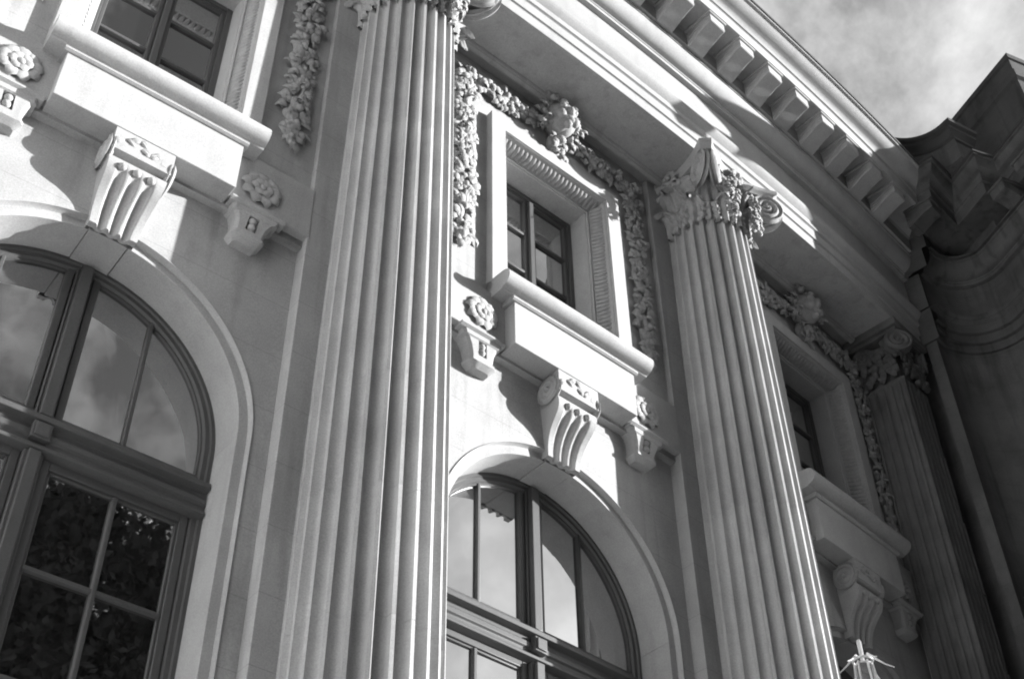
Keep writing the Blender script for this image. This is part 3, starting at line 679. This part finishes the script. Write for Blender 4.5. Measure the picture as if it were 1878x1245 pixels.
# modillions: scrolled brackets
hwid = .15
mp = [(0, -.03), (0, .33), (.46, .33), (.46, .135), (.45, .12), (.41, .112), (.36, .105), (.30, .085), (.22, .05), (.14, .01), (.07, -.02), (.03, -.03)]
mb = MB(ID)
for xx in (-hwid, hwid):
    for d, z in mp: mb.raw((xx, -d, z))
m = len(mp)
for j in range(m): mb.f.append((j, (j+1) % m, m+(j+1) % m, m+j))
mb.f.append(tuple(range(m))); mb.f.append(tuple(range(2*m-1, m-1, -1)))
for xx in (-1, 1):                                        # ribs that follow the scroll on both cheeks
    for q in range(3):
        o_ = .035+.055*q; pts = [(xx*(hwid+.001), -d, min(z+o_, .31)) for d, z in ((.02, 0), (.12, .01), (.20, .04), (.28, .075), (.36, .105), (.44, .12))]
        mb.tube(pts, .012, 5)
mb.box(-hwid-.03, hwid+.03, -.485, 0, .285, .335)
md = Nd('modillion', mb.mesh('modillion', STONE, 30), .01)
s = 1.87-.625*22
while s < 6.3:
    stamp(md, root, BAY(s) @ Matrix.Translation(Vector((0, -1.612, 6.635+Z0)))); s += .618
def at_plan(s, d, dr):                                    # a modillion turned to face plan direction dr
    p = X(s, d, 0); q = X(s+dr[0]*.1, d+dr[1]*.1, 0); a = math.atan2(q[1]-p[1], q[0]-p[0])+math.pi/2
    return Matrix.Translation(Vector((p[0], p[1], 6.635+Z0))) @ Matrix.Rotation(a, 4, 'Z')
mds = Nd('modillion', md.me.copy(), .01); mds.me.materials.clear(); mds.me.materials.append(SHADE_STONE)
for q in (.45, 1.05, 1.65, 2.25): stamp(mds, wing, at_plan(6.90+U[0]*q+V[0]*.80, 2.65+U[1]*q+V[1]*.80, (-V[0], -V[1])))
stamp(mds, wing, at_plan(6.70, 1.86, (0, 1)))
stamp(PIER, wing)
# wall that closes the bay beside the corner pier, and the dark slot before the curved wing
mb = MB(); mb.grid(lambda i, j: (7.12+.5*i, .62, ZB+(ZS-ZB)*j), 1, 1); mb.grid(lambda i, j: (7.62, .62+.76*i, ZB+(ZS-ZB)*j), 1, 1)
stamp(Nd('recess_wall', mb.mesh('recess', SHADE_STONE, 0)), wing)
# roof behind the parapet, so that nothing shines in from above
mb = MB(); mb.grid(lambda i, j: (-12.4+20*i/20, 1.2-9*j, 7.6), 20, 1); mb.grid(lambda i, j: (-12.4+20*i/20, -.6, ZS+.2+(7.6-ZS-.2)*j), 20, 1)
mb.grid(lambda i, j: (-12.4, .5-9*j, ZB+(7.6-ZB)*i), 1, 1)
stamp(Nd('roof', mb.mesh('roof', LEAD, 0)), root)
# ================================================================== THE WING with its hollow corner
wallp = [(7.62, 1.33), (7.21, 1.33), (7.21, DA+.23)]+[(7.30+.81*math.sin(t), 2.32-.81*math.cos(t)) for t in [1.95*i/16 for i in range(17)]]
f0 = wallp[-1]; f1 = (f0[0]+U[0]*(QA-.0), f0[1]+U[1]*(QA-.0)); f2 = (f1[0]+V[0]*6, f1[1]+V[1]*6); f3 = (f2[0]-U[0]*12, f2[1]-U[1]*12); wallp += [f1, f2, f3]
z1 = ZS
mb = MB(); zs = [ZB+(ZS-ZB)*i/8 for i in range(9)]; mb.path(wallp, [(0, z) for z in zs]); stamp(Nd('curved_wall', mb.mesh('wingwall', SHADE_STONE, 30)), wing)
mb = MB(); ids = [mb.p(s_, d_, 7.6) for s_, d_ in ((5.2, 1.9), (7.0, 1.9), (7.3, 3.0), f1, f2, f3, (8.0, -6.0))]; mb.f.append(tuple(ids)); stamp(Nd('roof', mb.mesh('wingroof', LEAD, 0)), wing)
att = [(5.2, 2.10), (5.85, 2.10)]+[(5.87+.66*math.sin(t_), 2.76-.66*math.cos(t_)) for t_ in [.15+1.72*i/14 for i in range(15)]]
a0 = att[-1]; att += [(a0[0]-.02, a0[1]+.10), (7.05, 3.24)]
mb = MB(); mb.path(att, [(-.30, 7.5), (-.16, 7.52), (-.16, 8.0)]); stamp(Nd('attic_wall', mb.mesh('attic', SHADE_STONE, 30)), wing)
mb = MB(); mb.path(att, [(-.17, 7.99), (-.13, 8.01), (-.13, 8.06), (-.10, 8.10), (-.05, 8.14), (-.05, 8.20), (0, 8.23), (0, 8.30), (-.5, 8.33)]); stamp(Nd('attic_coping', mb.mesh('coping', LEAD, 30)), wing)
b0 = (8.261, 2.72); b1 = (7.70, 4.039)
blk = [(b0[0]-U[0]*1.5+.0, b0[1]-U[1]*1.5), b0, b1, (b1[0]+V[0]*.75, b1[1]+V[1]*.75), (b1[0]+V[0]*.75+U[0]*1.5, b1[1]+V[1]*.75+U[1]*1.5)]
mb = MB(); mb.path(blk[:4], [(-.02, 7.5), (-.02, 9.75), (.03, 9.8), (.03, 9.98), (-.03, 10.06), (-.03, 10.36), (.0, 10.38), (0, 10.5), (-1.2, 10.56)]); stamp(Nd('attic_block', mb.mesh('atticblock', SHADE_STONE, 30)), wing)
mb = MB(); mb.path([(b1[0]+V[0]*.75-U[0]*.2, b1[1]+V[1]*.75-U[1]*.2), (b1[0]+V[0]*6, b1[1]+V[1]*6)], [(0, 7.5), (0, 9.6), (.08, 9.66), (.08, 9.78), (-2, 9.85)]); stamp(Nd('attic_end', mb.mesh('atticend', SHADE_STONE, 30)), wing)
# ================================================================== SUNLIT WING on the other side of the court (out of the picture; added so that its bright wall lights the shade)
sw = thing('fill_wing', 'unseen pale wing added to throw sunlight into the court, opposite the shade-darkened wing', 'building')
XW = -9.8
mb = MB(ID)
ys = [-.6-5.2*i for i in range(3)]
for i in range(2):
    y0, y1 = ys[i], ys[i+1]; a, b = y0-1.7, y1+1.7
    for (p0, p1, z0, z1) in ((y0, a, 0, 19.0), (b, y1, 0, 19.0), (a, b, 0, 1.2), (a, b, 8.2, 19.0)): mb.grid(lambda i_, j: (XW, p0+(p1-p0)*i_, z0+(z1-z0)*j), 1, 1)
    mb.box(XW-.4, XW, a, a+.001, 1.2, 8.2); mb.box(XW-.4, XW, b-.001, b, 1.2, 8.2); mb.box(XW-.4, XW, b, a, 8.2, 8.201)
mb.grid(lambda i, j: (XW-8*i, ys[-1], 19.0*j), 1, 1); mb.grid(lambda i, j: (XW-8*i, -.6, 19.0*j), 1, 1); mb.grid(lambda i, j: (XW-8, -.6+(ys[-1]+.6)*i, 19.0*j), 1, 1)
mb.grid(lambda i, j: (XW-8*i, -.6+(ys[-1]+.6)*j, 19.0), 1, 1)
stamp(Nd('wall', mb.mesh('sidewall', FILL_RENDER, 0)), sw)
for i in range(2):
    mb = MB(ID); mb.box(XW-.42, XW-.38, ys[i+1]+1.7, ys[i]-1.7, 1.2, 8.2); stamp(Nd('window', mb.mesh('sidewin', GLASS, 0)), sw)
for i in range(3):
    mb = MB(ID); mb.box(XW-.05, XW+.3, ys[i]-.45, ys[i]+.45, 0, 18.4); stamp(Nd('pilaster', mb.mesh('sidepil', FILL_RENDER, 30), .02), sw)
mb = MB(ID); mb.box(XW-.3, XW+.9, ys[-1]-.6, .3, 18.4, 19.1); mb.box(XW-.3, XW+.35, ys[-1]-.3, .3, 17.6, 18.4); stamp(Nd('cornice', mb.mesh('sidecor', STONE, 30), .03), sw)
# ================================================================== LAMP
t = 15.1; D = (0.73430586, 0.46545591, 0.49411102)
LP = Vector((-7.647+D[0]*t, -8.160+D[1]*t, -9.734+D[2]*t+Z0))
lamp = thing('lamp_post', 'sunlit metal lantern head with finial rod, seen beside the foot of the second column', 'lamp', loc=(LP.x, LP.y, 0))
h = LP.z
def lamp_part(name, mb, m=IRON, ang=40): return stamp(Nd(name, mb.mesh(name, m, ang)), lamp)
mb = MB(ID); mb.tube([(0, 0, h-.02), (0, 0, h+.10), (0, 0, h+.25), (0, 0, h+.27)], [.02, .022, .024, .018], 8); lamp_part('finial', mb)
mb = MB(ID)
for r, z, q in ((.10, h+.02, .014), (.085, h-.03, .011)): mb.tube([(r*math.cos(a), r*math.sin(a), z) for a in [2*math.pi*i/20 for i in range(21)]], q, 6)
lamp_part('crown', mb)
for i in range(6):
    a = math.pi/3*i+.05; c, s_ = math.cos(a), math.sin(a)
    mb = MB(ID); mb.tube([(c*.09, s_*.09, h+.03), (c*.12, s_*.12, h+.04), (c*.15, s_*.15, h+.01), (c*.22, s_*.22, h-.05), (c*.30, s_*.30, h-.10)], [.008, .014, .011, .007, .005], 6); lamp_part('arm', mb)
    mb = MB(ID); mb.tube([(c*.09, s_*.09, h-.01), (c*.11, s_*.11, h-.3), (c*.17, s_*.17, h-.75), (c*.12, s_*.12, h-1.15)], .013, 6); lamp_part('cage_bar', mb)
    a2 = a+math.pi/3; c2, s2 = math.cos(a2), math.sin(a2); mb = MB(ID)
    rr = [(.085, -.03), (.10, -.3), (.16, -.75), (.11, -1.14)]
    mb.grid(lambda i_, j: ((c if i_ == 0 else c2)*rr[j][0], (s_ if i_ == 0 else s2)*rr[j][0], h+rr[j][1]), 1, 3); lamp_part('pane', mb, GLASS, 0)
mb = MB(ID); mb.tube([(0, 0, 0), (0, 0, .5), (0, 0, .55), (0, 0, h-2), (0, 0, h-1.3), (0, 0, h-1.14)], [.22, .20, .10, .06, .06, .13], 12); lamp_part('post', mb, LEAD)
# ================================================================== TREES across the court (behind the camera: they show in the glass; the last three are added to block sky glow)
def tree_meshes(hgt, rad_, seed):
    rnd = random.Random(seed); mb = MB(ID); mb.tube([(0, 0, 0), (.1, 0, hgt*.2), (-.1, .1, hgt*.45), (.1, 0, hgt*.8)], [.5, .4, .28, .08], 10)
    for k in range(10):
        a = rnd.uniform(0, 6.28); z = hgt*rnd.uniform(.15, .6); r = rad_*rnd.uniform(.5, .85)
        mb.tube([(0, 0, z), (r*.5*math.cos(a), r*.5*math.sin(a), z+r*.35), (r*math.cos(a), r*math.sin(a), z+r*.9)], [.16, .1, .04], 6)
    tr = mb.mesh('trunk', BARK, 50); mb = MB(ID)
    for k in range(350):
        a = rnd.uniform(0, 6.28); u = rnd.uniform(-1, 1); q = rnd.random()**.4; r = rnd.uniform(.9, 1.8)
        c = Vector((rad_*q*math.sqrt(1-u*u)*math.cos(a), rad_*q*math.sqrt(1-u*u)*math.sin(a), hgt*.55+hgt*.42*q*u))
        for k2 in range(380):
            v = Vector((rnd.gauss(0, 1), rnd.gauss(0, 1), rnd.gauss(0, 1))).normalized()*r*rnd.random()**.35; p = c+v
            a_ = Vector((rnd.gauss(0, 1), rnd.gauss(0, 1), rnd.gauss(0, 1))).normalized(); b_ = a_.cross(v).normalized(); s_ = rnd.uniform(.10, .19)
            i0 = len(mb.v); mb.v += [tuple(p-a_*s_), tuple(p+b_*s_*.55), tuple(p+a_*s_), tuple(p-b_*s_*.55)]; mb.f.append((i0, i0+1, i0+2, i0+3))
    return tr, mb.mesh('crown', LEAF, 0, False)
kinds = [tree_meshes(24.8, 5.8, 1), tree_meshes(25.6, 6.0, 2)]
for i, (x, y, kd, rz) in enumerate(((-19.0, -23.5, 1, 3.9), (-12.5, -21.5, 0, 2.3), (-5.5, -22.5, 1, 1.1), (1.2, -21.5, 0, 0), (8.2, -23.0, 1, 4.4), (15.0, -30.0, 0, .9), (21.5, -37.0, 1, 2.7))):
    tr = thing('court_tree', 'tall leafy tree across the court, %s in the row counted from the added pale wing' % ('first', 'second', 'third', 'fourth', 'fifth, added to block sky glow,', 'sixth, added to block sky glow,', 'seventh, added to block sky glow,')[i], 'tree', 'trees across the court', (x, y, 0)); tr.rotation_euler.z = rz
    stamp(Nd('trunk', kinds[kd][0]), tr); stamp(Nd('crown', kinds[kd][1]), tr)
